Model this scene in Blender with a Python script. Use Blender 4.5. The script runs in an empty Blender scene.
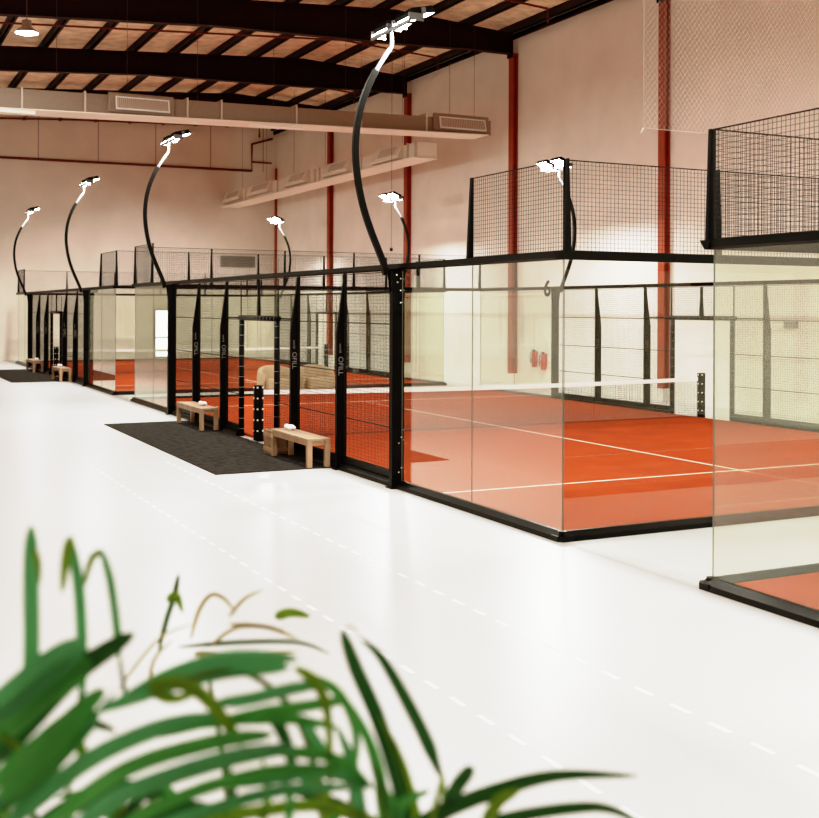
import bpy, bmesh, math, random
from mathutils import Vector, Matrix
random.seed(7)
SC = bpy.context.scene
COL = SC.collection
PI = math.pi

# ------------------------------------------------------------------ helpers
class MB:
    """collects simple shapes into ONE mesh"""
    def __init__(self):
        self.v = []; self.f = []; self.m = []; self.smooth = []
    def add(self, vs, fs, mi=0, sm=False):
        b = len(self.v)
        self.v += [tuple(q) for q in vs]
        for f in fs:
            self.f.append([b + i for i in f]); self.m.append(mi); self.smooth.append(sm)
    def box(self, a, b, mi=0, rot=None, piv=None):
        x0, y0, z0 = a; x1, y1, z1 = b
        vs = [Vector(p) for p in ((x0,y0,z0),(x1,y0,z0),(x1,y1,z0),(x0,y1,z0),(x0,y0,z1),(x1,y0,z1),(x1,y1,z1),(x0,y1,z1))]
        if rot is not None:
            pv = Vector(piv) if piv is not None else (Vector(a) + Vector(b)) / 2
            vs = [rot @ (q - pv) + pv for q in vs]
        self.add(vs, [(0,3,2,1),(4,5,6,7),(0,1,5,4),(1,2,6,5),(2,3,7,6),(3,0,4,7)], mi)
    def prism(self, poly, axis, a, b, mi=0):
        """poly: 2-D points; axis x: poly=(y,z); y: poly=(x,z); z: poly=(x,y)"""
        def P(p, c):
            return {'x': (c, p[0], p[1]), 'y': (p[0], c, p[1]), 'z': (p[0], p[1], c)}[axis]
        n = len(poly)
        vs = [P(p, a) for p in poly] + [P(p, b) for p in poly]
        fs = [tuple(range(n)), tuple(range(2*n-1, n-1, -1))]
        fs += [(i, n+i, n+(i+1) % n, (i+1) % n) for i in range(n)]
        self.add(vs, fs, mi)
    def tube(self, pts, r, n=8, mi=0, cap=True):
        pts = [Vector(p) for p in pts]
        rs = r if isinstance(r, (list, tuple)) else [r]*len(pts)
        up = Vector((0.13, 0.21, 0.97))
        rings = []
        for i, p in enumerate(pts):
            d = (pts[min(i+1, len(pts)-1)] - pts[max(i-1, 0)]).normalized()
            u = d.cross(up)
            if u.length < 0.1: u = d.cross(Vector((1, 0, 0.1)))
            u.normalize(); w = u.cross(d)
            rings.append([p + (u*math.cos(2*PI*k/n) + w*math.sin(2*PI*k/n))*rs[i] for k in range(n)])
        vs = [q for g in rings for q in g]
        fs = []
        for i in range(len(pts)-1):
            for k in range(n):
                fs.append((i*n+k, i*n+(k+1) % n, (i+1)*n+(k+1) % n, (i+1)*n+k))
        if cap:
            fs.append(tuple(range(n-1, -1, -1))); fs.append(tuple((len(pts)-1)*n+k for k in range(n)))
        self.add(vs, fs, mi, True)
    def lathe(self, prof, c=(0, 0, 0), n=24, mi=0):
        vs = []; fs = []
        for r, z in prof:
            vs += [(c[0]+r*math.cos(2*PI*k/n), c[1]+r*math.sin(2*PI*k/n), c[2]+z) for k in range(n)]
        for i in range(len(prof)-1):
            for k in range(n):
                fs.append((i*n+k, i*n+(k+1) % n, (i+1)*n+(k+1) % n, (i+1)*n+k))
        self.add(vs, fs, mi, True)
    def build(self, name, mats, parent=None, bevel=0.0, fix=True):
        me = bpy.data.meshes.new(name)
        me.from_pydata(self.v, [], self.f)
        if not isinstance(mats, (list, tuple)): mats = [mats]
        for m in mats: me.materials.append(m)
        for p, mi, sm in zip(me.polygons, self.m, self.smooth):
            p.material_index = mi; p.use_smooth = sm
        if fix:
            bm = bmesh.new(); bm.from_mesh(me)
            bmesh.ops.recalc_face_normals(bm, faces=bm.faces)
            bm.to_mesh(me); bm.free()
        me.update()
        o = bpy.data.objects.new(name, me); COL.objects.link(o)
        if bevel:
            md = o.modifiers.new('bevel', 'BEVEL'); md.width = bevel; md.segments = 2; md.limit_method = 'ANGLE'
        if parent is not None:
            o.parent = parent
            o.matrix_parent_inverse = Matrix.Translation(-parent.location) if parent.type == 'EMPTY' and parent.rotation_euler[2] == 0 else parent.matrix_basis.inverted()
        return o

def tag(o, label=None, cat=None, group=None, kind=None):
    if label: o['label'] = label
    if cat: o['category'] = cat
    if group: o['group'] = group
    if kind: o['kind'] = kind
    return o

def thing(name, loc, label, cat, group=None, kind=None):
    o = bpy.data.objects.new(name, None); COL.objects.link(o); o.location = loc
    o.empty_display_size = 0.1
    return tag(o, label, cat, group, kind)

def struct(o, label, cat):
    return tag(o, label, cat, None, 'structure')

def copy_tree(o, parent=None):
    c = o.copy(); COL.objects.link(c)
    if parent is not None: c.parent = parent
    for ch in list(o.children): copy_tree(ch, c)
    return c

# ------------------------------------------------------------------ materials
def mat(name, col, rough=0.6, metal=0.0, spec=0.5, noise=0.0, nscale=8.0, bump=0.0, bscale=60.0, coat=0.0):
    m = bpy.data.materials.new(name); m.use_nodes = True
    nt = m.node_tree; b = nt.nodes['Principled BSDF']
    b.inputs['Base Color'].default_value = (*col, 1); b.inputs['Roughness'].default_value = rough
    b.inputs['Metallic'].default_value = metal; b.inputs['Specular IOR Level'].default_value = spec
    b.inputs['Coat Weight'].default_value = coat
    tc = nt.nodes.new('ShaderNodeTexCoord')
    if noise:
        n = nt.nodes.new('ShaderNodeTexNoise'); n.inputs['Scale'].default_value = nscale; n.inputs['Detail'].default_value = 6
        nt.links.new(tc.outputs['Object'], n.inputs['Vector'])
        r = nt.nodes.new('ShaderNodeMapRange')
        r.inputs['From Min'].default_value = 0.3; r.inputs['From Max'].default_value = 0.7
        r.inputs['To Min'].default_value = 1-noise; r.inputs['To Max'].default_value = 1+noise
        nt.links.new(n.outputs['Fac'], r.inputs['Value'])
        mx = nt.nodes.new('ShaderNodeMix'); mx.data_type = 'RGBA'; mx.blend_type = 'MULTIPLY'
        mx.inputs['Factor'].default_value = 1; mx.inputs['A'].default_value = (*col, 1)
        nt.links.new(r.outputs['Result'], mx.inputs['B'])
        nt.links.new(mx.outputs['Result'], b.inputs['Base Color'])
    if bump:
        n2 = nt.nodes.new('ShaderNodeTexNoise'); n2.inputs['Scale'].default_value = bscale; n2.inputs['Detail'].default_value = 4
        nt.links.new(tc.outputs['Object'], n2.inputs['Vector'])
        bp = nt.nodes.new('ShaderNodeBump'); bp.inputs['Strength'].default_value = bump; bp.inputs['Distance'].default_value = 0.02
        nt.links.new(n2.outputs['Fac'], bp.inputs['Height']); nt.links.new(bp.outputs['Normal'], b.inputs['Normal'])
    return m

def emis(name, col, s):
    m = bpy.data.materials.new(name); m.use_nodes = True
    nt = m.node_tree; nt.nodes.remove(nt.nodes['Principled BSDF'])
    e = nt.nodes.new('ShaderNodeEmission'); e.inputs['Color'].default_value = (*col, 1); e.inputs['Strength'].default_value = s
    nt.links.new(e.outputs[0], nt.nodes['Material Output'].inputs['Surface'])
    return m

def wall_mat(name, col, seams=0.0, zmin=0.0):
    """painted plaster / panel wall, optionally with vertical panel seams"""
    m = mat(name, col, 0.75, 0, 0.25, noise=0.05, nscale=0.9, bump=0.25, bscale=14)
    if seams:
        nt = m.node_tree; b = nt.nodes['Principled BSDF']
        src = b.inputs['Base Color'].links[0].from_socket
        g = nt.nodes.new('ShaderNodeNewGeometry'); sx = nt.nodes.new('ShaderNodeSeparateXYZ')
        nt.links.new(g.outputs['Position'], sx.inputs[0])
        def M(op, a, bb):
            q = nt.nodes.new('ShaderNodeMath'); q.operation = op
            for i, t in enumerate((a, bb)):
                if isinstance(t, (int, float)): q.inputs[i].default_value = t
                else: nt.links.new(t, q.inputs[i])
            return q.outputs[0]
        fr = M('FRACT', M('DIVIDE', M('ADD', sx.outputs['X'], 40.0), seams), 0)
        line = M('MULTIPLY', M('LESS_THAN', fr, 0.05/seams), M('GREATER_THAN', sx.outputs['Z'], zmin))
        mx = nt.nodes.new('ShaderNodeMix'); mx.data_type = 'RGBA'
        nt.links.new(M('MULTIPLY', line, 0.55), mx.inputs['Factor'])
        nt.links.new(src, mx.inputs['A']); mx.inputs['B'].default_value = (0.05, 0.02, 0.012, 1)
        nt.links.new(mx.outputs['Result'], b.inputs['Base Color'])
    return m

def glass_mat(name, tint, f0=0.045):
    """thin sheet glass: clear tinted transmission plus angle dependent reflection"""
    m = bpy.data.materials.new(name); m.use_nodes = True
    nt = m.node_tree; nt.nodes.remove(nt.nodes['Principled BSDF'])
    lw = nt.nodes.new('ShaderNodeLayerWeight'); lw.inputs['Blend'].default_value = 0.5
    p = nt.nodes.new('ShaderNodeMath'); p.operation = 'POWER'; p.inputs[1].default_value = 3.3
    nt.links.new(lw.outputs['Facing'], p.inputs[0])
    q = nt.nodes.new('ShaderNodeMath'); q.operation = 'MULTIPLY_ADD'; q.inputs[1].default_value = 1-f0; q.inputs[2].default_value = f0
    nt.links.new(p.outputs[0], q.inputs[0])
    t = nt.nodes.new('ShaderNodeBsdfTransparent'); t.inputs['Color'].default_value = (*tint, 1)
    g = nt.nodes.new('ShaderNodeBsdfGlossy'); g.inputs['Roughness'].default_value = 0.0; g.inputs['Color'].default_value = (0.95, 1, 0.95, 1)
    mx = nt.nodes.new('ShaderNodeMixShader')
    nt.links.new(q.outputs[0], mx.inputs[0]); nt.links.new(t.outputs[0], mx.inputs[1]); nt.links.new(g.outputs[0], mx.inputs[2])
    nt.links.new(mx.outputs[0], nt.nodes['Material Output'].inputs['Surface'])
    return m

M = {}
M['floor'] = mat('white_polished_floor', (0.56, 0.545, 0.522), 0.3, 0, 0.5, noise=0.035, nscale=0.7)
M['dash'] = mat('white_floor_paint', (0.82, 0.815, 0.80), 0.45, 0, 0.4)
M['strip'] = mat('pale_grey_strip', (0.62, 0.6, 0.57), 0.4, 0, 0.5)
M['wall'] = wall_mat('cream_wall_paint', (0.92, 0.85, 0.775))
M['wall_end'] = wall_mat('cream_panel_wall', (0.80, 0.71, 0.63), seams=2.75, zmin=9.4)
M['roof'] = mat('brown_roof_sheet', (0.92, 0.70, 0.52), 0.6, 0, 0.3, noise=0.25, nscale=2.5)
M['purlin'] = mat('dark_purlin_steel', (0.035, 0.02, 0.016), 0.6)
M['rafter'] = mat('maroon_rafter_steel', (0.022, 0.003, 0.0025), 0.6, 0, 0.2, noise=0.1)
M['column'] = mat('red_oxide_steel', (0.35, 0.056, 0.021), 0.5, noise=0.1, nscale=3)
M['pipe'] = mat('dark_red_pipe', (0.16, 0.025, 0.016), 0.5)
M['black'] = mat('black_powder_coat', (0.002, 0.0018, 0.0018), 0.45, 0, 0.16)
M['blackg'] = mat('black_gloss_base', (0.002, 0.002, 0.0022), 0.32, 0, 0.22)
M['wire'] = mat('black_mesh_wire', (0.008, 0.007, 0.006), 0.5, 0, 0.2)
M['turf'] = mat('orange_turf', (0.275, 0.035, 0.007), 0.9, 0, 0.08, noise=0.13, nscale=1.6, bump=0.5, bscale=220)
M['line'] = mat('white_turf_line', (0.66, 0.56, 0.48), 0.8, 0, 0.2, noise=0.06, nscale=30)
M['glass'] = glass_mat('toughened_glass', (0.965, 0.978, 0.952))
M['edge'] = mat('green_glass_edge', (0.16, 0.195, 0.17), 0.25, 0, 0.5)
M['tape'] = mat('white_net_tape', (0.85, 0.82, 0.78), 0.7)
M['cord'] = mat('black_net_cord', (0.02, 0.016, 0.014), 0.8)
M['white'] = mat('white_plastic', (0.82, 0.80, 0.77), 0.5)
M['letter'] = mat('grey_lettering', (0.20, 0.20, 0.20), 0.5)
M['tie'] = mat('grey_tie', (0.22, 0.21, 0.20), 0.5)
M['silver'] = mat('silver_bracket', (0.10, 0.098, 0.095), 0.4, 0.0)
M['bolt'] = mat('steel_bolt', (0.75, 0.75, 0.75), 0.25, 0.7)
M['wood'] = mat('oak_wood', (0.33, 0.205, 0.13), 0.5, 0, 0.35, noise=0.2, nscale=5)
M['wood2'] = mat('brown_wood', (0.24, 0.145, 0.08), 0.55, 0, 0.3, noise=0.25, nscale=6)
M['towel'] = mat('white_towel', (0.9, 0.88, 0.85), 0.9, 0, 0.1, bump=0.6, bscale=150)
M['mat'] = mat('charcoal_carpet', (0.030, 0.026, 0.024), 0.95, 0, 0.1, noise=0.6, nscale=9, bump=0.8, bscale=260)
M['boucle'] = mat('beige_boucle', (0.50, 0.37, 0.265), 0.95, 0, 0.1, noise=0.1, nscale=20, bump=0.6, bscale=90)
M['duct'] = mat('cream_duct_shaded', (0.28, 0.21, 0.165), 0.55, 0, 0.4, noise=0.04)  # cream duct's side shade put into this colour; tray below made paler
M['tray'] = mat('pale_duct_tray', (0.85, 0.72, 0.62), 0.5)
M['grille'] = mat('duct_grille', (0.62, 0.51, 0.44), 0.6)
M['slot'] = mat('grille_slot', (0.34, 0.25, 0.2), 0.7)
M['vent'] = mat('grey_vent', (0.30, 0.27, 0.24), 0.6)
M['extred'] = mat('extinguisher_red', (0.50, 0.03, 0.02), 0.35, 0, 0.5)
M['netw'] = mat('white_net_cord', (0.62, 0.53, 0.46), 0.8)
M['cable'] = mat('hanging_wire', (0.10, 0.06, 0.05), 0.6)
M['shade'] = mat('lamp_shade_metal', (0.28, 0.2, 0.17), 0.5)
M['lens'] = emis('flood_lens', (0.93, 0.97, 1.0), 300)
M['bay'] = emis('high_bay_lens', (0.93, 0.97, 1.0), 190)
M['day'] = emis('door_daylight', (0.95, 0.97, 1.0), 4.0)
def leaf(name, c):
    m = mat(name, c, 0.4, 0, 0.6, noise=0.22, nscale=9)
    b = m.node_tree.nodes['Principled BSDF']
    b.inputs['Subsurface Weight'].default_value = 0.0
    nt = m.node_tree
    tr = nt.nodes.new('ShaderNodeBsdfTranslucent'); tr.inputs['Color'].default_value = (c[0]*1.6, c[1]*1.5, c[2]*0.9, 1)
    mx = nt.nodes.new('ShaderNodeMixShader'); mx.inputs[0].default_value = 0.25
    nt.links.new(b.outputs[0], mx.inputs[1]); nt.links.new(tr.outputs[0], mx.inputs[2])
    nt.links.new(mx.outputs[0], nt.nodes['Material Output'].inputs['Surface'])
    return m
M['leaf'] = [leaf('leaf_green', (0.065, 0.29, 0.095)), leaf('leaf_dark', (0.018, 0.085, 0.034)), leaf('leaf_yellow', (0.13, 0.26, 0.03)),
             leaf('leaf_blue', (0.075, 0.30, 0.165)), leaf('leaf_dry', (0.36, 0.31, 0.2))]
M['stem'] = mat('palm_stem', (0.10, 0.15, 0.03), 0.5)
M['pot'] = mat('dark_clay_pot', (0.10, 0.08, 0.07), 0.7)
M['soil'] = mat('soil', (0.03, 0.02, 0.014), 0.95)

# ------------------------------------------------------------------ building shell
XL, XR, YB, YE = -11.5, 13.0, -25.0, 45.2
def zr(x):   # underside of the roof sheet
    P = [(-12, 10.75), (-3, 11.3), (8.5, 12.0), (13.2, 11.7)]
    for (a, za), (b, zb) in zip(P, P[1:]):
        if x <= b: return za + (zb-za)*(x-a)/(b-a)
    return P[-1][1]
b = MB(); b.box((XL-.3, YB-.3, -.2), (XR+.3, YE+.3, 0)); struct(b.build('floor', M['floor']), 'white polished floor of the sports hall', 'floor')
b = MB(); b.box((XR, YB, 0), (XR+.3, YE, 12.4)); struct(b.build('wall_right', M['wall']), 'long cream wall behind the courts', 'wall')
b = MB(); b.box((XL-.3, YE, 0), (XR+.3, YE+.3, 12.4)); struct(b.build('wall_end', M['wall_end']), 'far cream end wall with panel seams', 'wall')
b = MB(); b.box((XL-.3, YB, 0), (XL, YE, 12.4)); struct(b.build('wall_left', M['wall']), 'cream wall on the corridor side', 'wall')
b = MB(); b.box((XL-.3, YB-.3, 0), (XR+.3, YB, 12.4)); struct(b.build('wall_back', M['wall']), 'cream wall behind the viewer', 'wall')
b = MB()
prof = [(-12, zr(-12)), (-3, zr(-3)), (8.5, zr(8.5)), (13.2, zr(13.2))]
b.prism(prof + [(x, z+.15) for x, z in reversed(prof)], 'y', YB-.2, YE+.2)
n = 0
struct(b.build('ceiling', M['roof']), 'brown sheet roof above the purlins', 'ceiling')
# purlins along the hall
x = -11.3
while x < 12.9:
    b = MB(); z = zr(x)
    b.box((x-.03, YB, z-.22), (x+.03, YE, z-.002)); b.box((x-.03, YB, z-.22), (x+.10, YE, z-.20)); b.box((x-.10, YB, z-.022), (x+.03, YE, z-.002))
    struct(b.build('roof_purlin', M['purlin']), 'dark steel purlin running the length of the hall', 'roof beam')
    x += 1.5
# rafters at each wall column
ZB = [(-11.4, 9.95), (-3, 10.30), (2.8, 10.66), (8.5, 10.76), (11.2, 10.86), (12.78, 10.88)]
COLY = [-9.3, -1.4, 6.45, 14.28, 22.0, 29.85, 37.75]
for y in COLY:
    b = MB()
    top = [(x_, zr(x_)-.225) for x_, _ in ZB]
    b.prism(ZB + list(reversed(top)), 'y', y-.02, y+.02)
    b.prism(ZB + [(x_, z_-.03) for x_, z_ in reversed(ZB)], 'y', y-.14, y+.14)
    b.prism(top + [(x_, z_-.03) for x_, z_ in reversed(top)], 'y', y-.14, y+.14)
    b.box((12.74, y-.16, 10.72), (12.78, y+.16, 11.42))
    for k in range(8):
        xx = -9 + k*2.9
        b.box((xx-.01, y-.13, [z for z in [10.0]][0] if False else max(zz for zz in (ZB[0][1],))), (xx+.01, y+.13, zr(xx)-.25)) if False else None
    struct(b.build('roof_rafter', M['rafter']), 'dark maroon steel roof rafter spanning the hall', 'roof beam')
    c = MB()
    c.box((12.79, y-.13, 0.35), (12.82, y+.13, 10.86)); c.box((12.96, y-.13, 0.35), (12.995, y+.13, 10.86)); c.box((12.82, y-.015, .35), (12.96, y+.015, 10.86))
    c.box((12.78, y-.15, 10.82), (12.995, y+.15, 10.86))
    struct(c.build('wall_column', M['column']), 'red steel column on the long cream wall', 'column')
    f = MB(); f.box((12.76, y-.16, 0), (12.998, y+.16, .35)); struct(f.build('column_footing', M['wall']), 'cream footing under a red wall column', 'column footing')
c = MB(); c.box((12.90, 45.06, 0), (12.995, 45.19, 9.6)); struct(c.build('wall_column', M['column']), 'thin red corner column at the far end of the long wall', 'column')
b = MB(); b.box((12.80, YB+.1, 11.38), (12.99, YE-.05, 11.47)); b.box((12.80, YB+.1, 11.30), (12.83, YE-.05, 11.47))
struct(b.build('eave_beam', M['rafter']), 'maroon eave beam along the top of the long wall', 'roof beam')
# bracing pipes below the roof
for i, (y, z0, z1, xa, xb) in enumerate(((26.0, 11.0, 11.35, -8, 12.2), (33.5, 11.0, 11.3, -8, 12.2), (18.6, 11.0, 11.2, -8, 12.0))):
    b = MB(); b.tube([(xa, y, zr(xa)-.32), (-3, y, zr(-3)-.32), (8.5, y, zr(8.5)-.32), (xb, y, zr(xb)-.32), (xb, y, zr(xb)-.75)], 0.035, 8)
    tag(b.build('ceiling_sprinkler_pipe', M['pipe']), ['thin dark red sprinkler pipe under the roof between the two rafters', 'thin dark red sprinkler pipe under the roof beyond the farther rafter', 'thin dark red sprinkler pipe under the roof before the nearer rafter'][i], 'pipe', 'roof sprinkler pipes')
# end wall: pipework
b = MB(); ye = YE-.08
b.tube([(-11.2, ye, 9.28), (11.65, ye, 9.4), (11.65, ye, 10.75), (12.75, ye, 11.1)], 0.06, 8)
b.tube([(11.65, ye, 9.85), (12.7, ye, 9.85)], 0.045, 8)
tag(b.build('wall_mounted_fire_pipe', M['pipe']), 'dark red pipe along the far end wall stepping up near the corner', 'pipe')
b = MB(); ye2 = YE-.2
b.tube([(-1.5, ye2, 11.05), (3.0, ye2, 11.3), (12.0, ye2, 11.62), (12.0, ye2, 11.1)], 0.05, 8)
for k in range(8):
    xx = -1.0+k*1.62; zz = 11.05+.25*(xx+1.5)/4.5 if xx < 3 else 11.3+.32*(xx-3)/9
    b.box((xx-.06, ye2-.06, zz-.06), (xx+.06, YE-.01, zz+.07))
tag(b.build('upper_sprinkler_pipe', M['pipe']), 'thin dark pipe with brackets high on the far end wall', 'pipe')

def wall_vent(name, p0, p1, axis, label, slats=7):
    t = thing(name, ((p0[0]+p1[0])/2, (p0[1]+p1[1])/2, p0[2]), label, 'vent')
    b = MB(); f = MB()
    if axis == 'x':   # on the end wall, faces -y
        x0, y0, z0 = p0; x1, y1, z1 = p1; e = .07
        f.box((x0, y0, z0), (x1, y1, z0+e)); f.box((x0, y0, z1-e), (x1, y1, z1)); f.box((x0, y0, z0+e), (x0+e, y1, z1-e)); f.box((x1-e, y0, z0+e), (x1, y1, z1-e))
        for k in range(slats):
            zc = z0+e+(z1-z0-2*e)*(k+.5)/slats
            b.box((x0+e, y0+.02, zc-.02), (x1-e, y0+.05, zc+.02), rot=Matrix.Rotation(.5, 3, 'X'))
        b.box((x0+e, y1-.01, z0+e), (x1-e, y1, z1-e), 1)
    else:
        x0, y0, z0 = p0; x1, y1, z1 = p1; e = .03
        f.box((x0, y0, z0), (x1, y1, z0+e)); f.box((x0, y0, z1-e), (x1, y1, z1)); f.box((x0, y0, z0+e), (x1, y0+e, z1-e)); f.box((x0, y1-e, z0+e), (x1, y1, z1-e))
        for k in range(slats):
            zc = z0+e+(z1-z0-2*e)*(k+.5)/slats
            b.box((x0+.01, y0+e, zc-.01), (x0+.03, y1-e, zc+.01))
        b.box((x1-.01, y0+e, z0+e), (x1, y1-e, z1-e), 1)
    f.build('frame', M['vent'], t); b.build('louvre', [M['vent'], M['slot']], t)
    return t
wall_vent('wall_vent', (10.05, YE-.08, 4.50), (11.85, YE, 5.08), 'x', 'wide grey louvred vent on the far end wall')
wall_vent('wall_vent', (12.94, 9.56, 2.05), (13.0, 9.96, 2.20), 'y', 'small grey vent low on the long cream wall', 4)

# glazed door on the end wall at the head of the corridor
d = thing('door_1', (7.17, YE, 0), 'bright glazed door in the far end wall behind the courts', 'door', kind='structure')
b = MB(); y0, y1 = YE-.06, YE
for a, c in (((6.72, y0, 0), (6.80, y1, 2.4)), ((7.55, y0, 0), (7.63, y1, 2.4)), ((6.80, y0, 2.32), (7.55, y1, 2.4)), ((6.80, y0, .98), (7.55, y1, 1.04)), ((6.80, y0, 0), (7.55, y1, .08))): b.box(a, c)
b.build('door_frame', M['black'], d)
b = MB(); b.box((6.80, YE-.02, .08), (7.55, YE-.01, .98)); b.box((6.80, YE-.02, 1.04), (7.55, YE-.01, 2.32)); b.build('door_pane', M['day'], d)
b = MB(); b.box((7.46, YE-.1, 1.05), (7.50, YE-.06, 1.2)); b.build('door_handle', M['silver'], d)

# floor markings
def dashes(x, y0, y1, label):
    b = MB(); y = y0
    while y < y1:
        b.box((x-.02, y, .0005), (x+.02, y+.185, .0022)); y += .355
    tag(b.build('dashed_floor_line', M['dash']), label, 'floor marking', kind='structure')
dashes(-3.40, -10.0, 8.0, 'white dashed line on the floor farther out in the corridor')
dashes(-2.22, -10.0, 8.0, 'white dashed line on the floor closer to the courts')
b = MB(); b.box((-.06, -2.16, .0004), (.10, -.10, .002)); struct(b.build('floor_strip', M['strip']), 'pale grey strip on the floor between the two nearest courts', 'floor strip')  # flat pale grey strip laid on the floor from corner to corner

# ------------------------------------------------------------------ court parts
W = 10.54
H3, H4 = 3.0, 4.07
SX = {0: 1, 1: -1}
def PX(side, s):         # distance s inward from a side wall -> x
    return s if side == 0 else W - s

def glass_panel(axis, c, a0, a1, z0, z1, parent, th=.012):
    b = MB()
    if axis == 'y': lo, hi = (c-th/2, a0, z0), (c+th/2, a1, z1)
    else: lo, hi = (a0, c-th/2, z0), (a1, c+th/2, z1)
    b.box(lo, hi)
    k = 0 if axis == 'y' else 1
    big = {'y': (3, 5), 'x': (2, 4)}[axis]
    for i in range(6): b.m[i] = 0 if i in big else 1
    return b.build('glass_panel', [M['glass'], M['edge']], parent)

def mesh_panel(axis, c, a0, a1, z0, z1, parent, bars=(), sp=.05, r=.0017, name='mesh_panel'):
    b = MB()
    def bx(u0, u1, q0, q1, w, off=0):
        if axis == 'y': b.box((c-w+off, u0, q0), (c+w+off, u1, q1))
        else: b.box((u0, c-w+off, q0), (u1, c+w+off, q1))
    n = max(1, round((a1-a0)/sp)); st = (a1-a0)/n
    for i in range(1, n):
        u = a0+i*st; bx(u-r, u+r, z0, z1, r, r)
    n = max(1, round((z1-z0)/sp)); st = (z1-z0)/n
    for i in range(1, n):
        q = z0+i*st; bx(a0, a1, q-r, q+r, r, -r)
    e = .006
    bx(a0, a1, z0, z0+2*e, e); bx(a0, a1, z1-2*e, z1, e); bx(a0, a0+2*e, z0, z1, e); bx(a1-2*e, a1, z0, z1, e)
    for q in bars: bx(a0, a1, q-.008, q+.008, .008)
    return b.build(name, M['wire'], parent)

def text_mesh(body, size, ext=.0, off=0.0):
    cu = bpy.data.curves.new('txt', 'FONT'); cu.body = body; cu.size = size; cu.extrude = ext; cu.align_x = 'LEFT'; cu.offset = off
    o = bpy.data.objects.new('txt', cu); COL.objects.link(o)
    dg = bpy.context.evaluated_depsgraph_get()
    me = bpy.data.meshes.new_from_object(o.evaluated_get(dg))
    bpy.data.objects.remove(o); bpy.data.curves.remove(cu)
    return me
LOGO_S = text_mesh('world', .06); LOGO_B = text_mesh('OFILL', .115)

def lettering(parent, x, y, z):
    """vertical lettering, read downwards, on the -y face of a post"""
    vs = []; fs = []; base = 0
    me = bpy.data.meshes.new('lettering')
    for m_, dz, dx in ((LOGO_S, 0.0, 0.0), (LOGO_B, -.20, -.012)):
        vv = [(x + v.co.y + dx, y, z + dz - v.co.x) for v in m_.vertices]
        b = MB(); b.add(vv, [tuple(p.vertices) for p in m_.polygons]); b.build('lettering', M['letter'], parent, fix=False)

def base_profile(inv):     # (distance out from glass, z)
    return [(-.05, 0), (.10, 0), (.10, .055), (.045, .085), (-.035, .085), (-.05, .07)]

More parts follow.
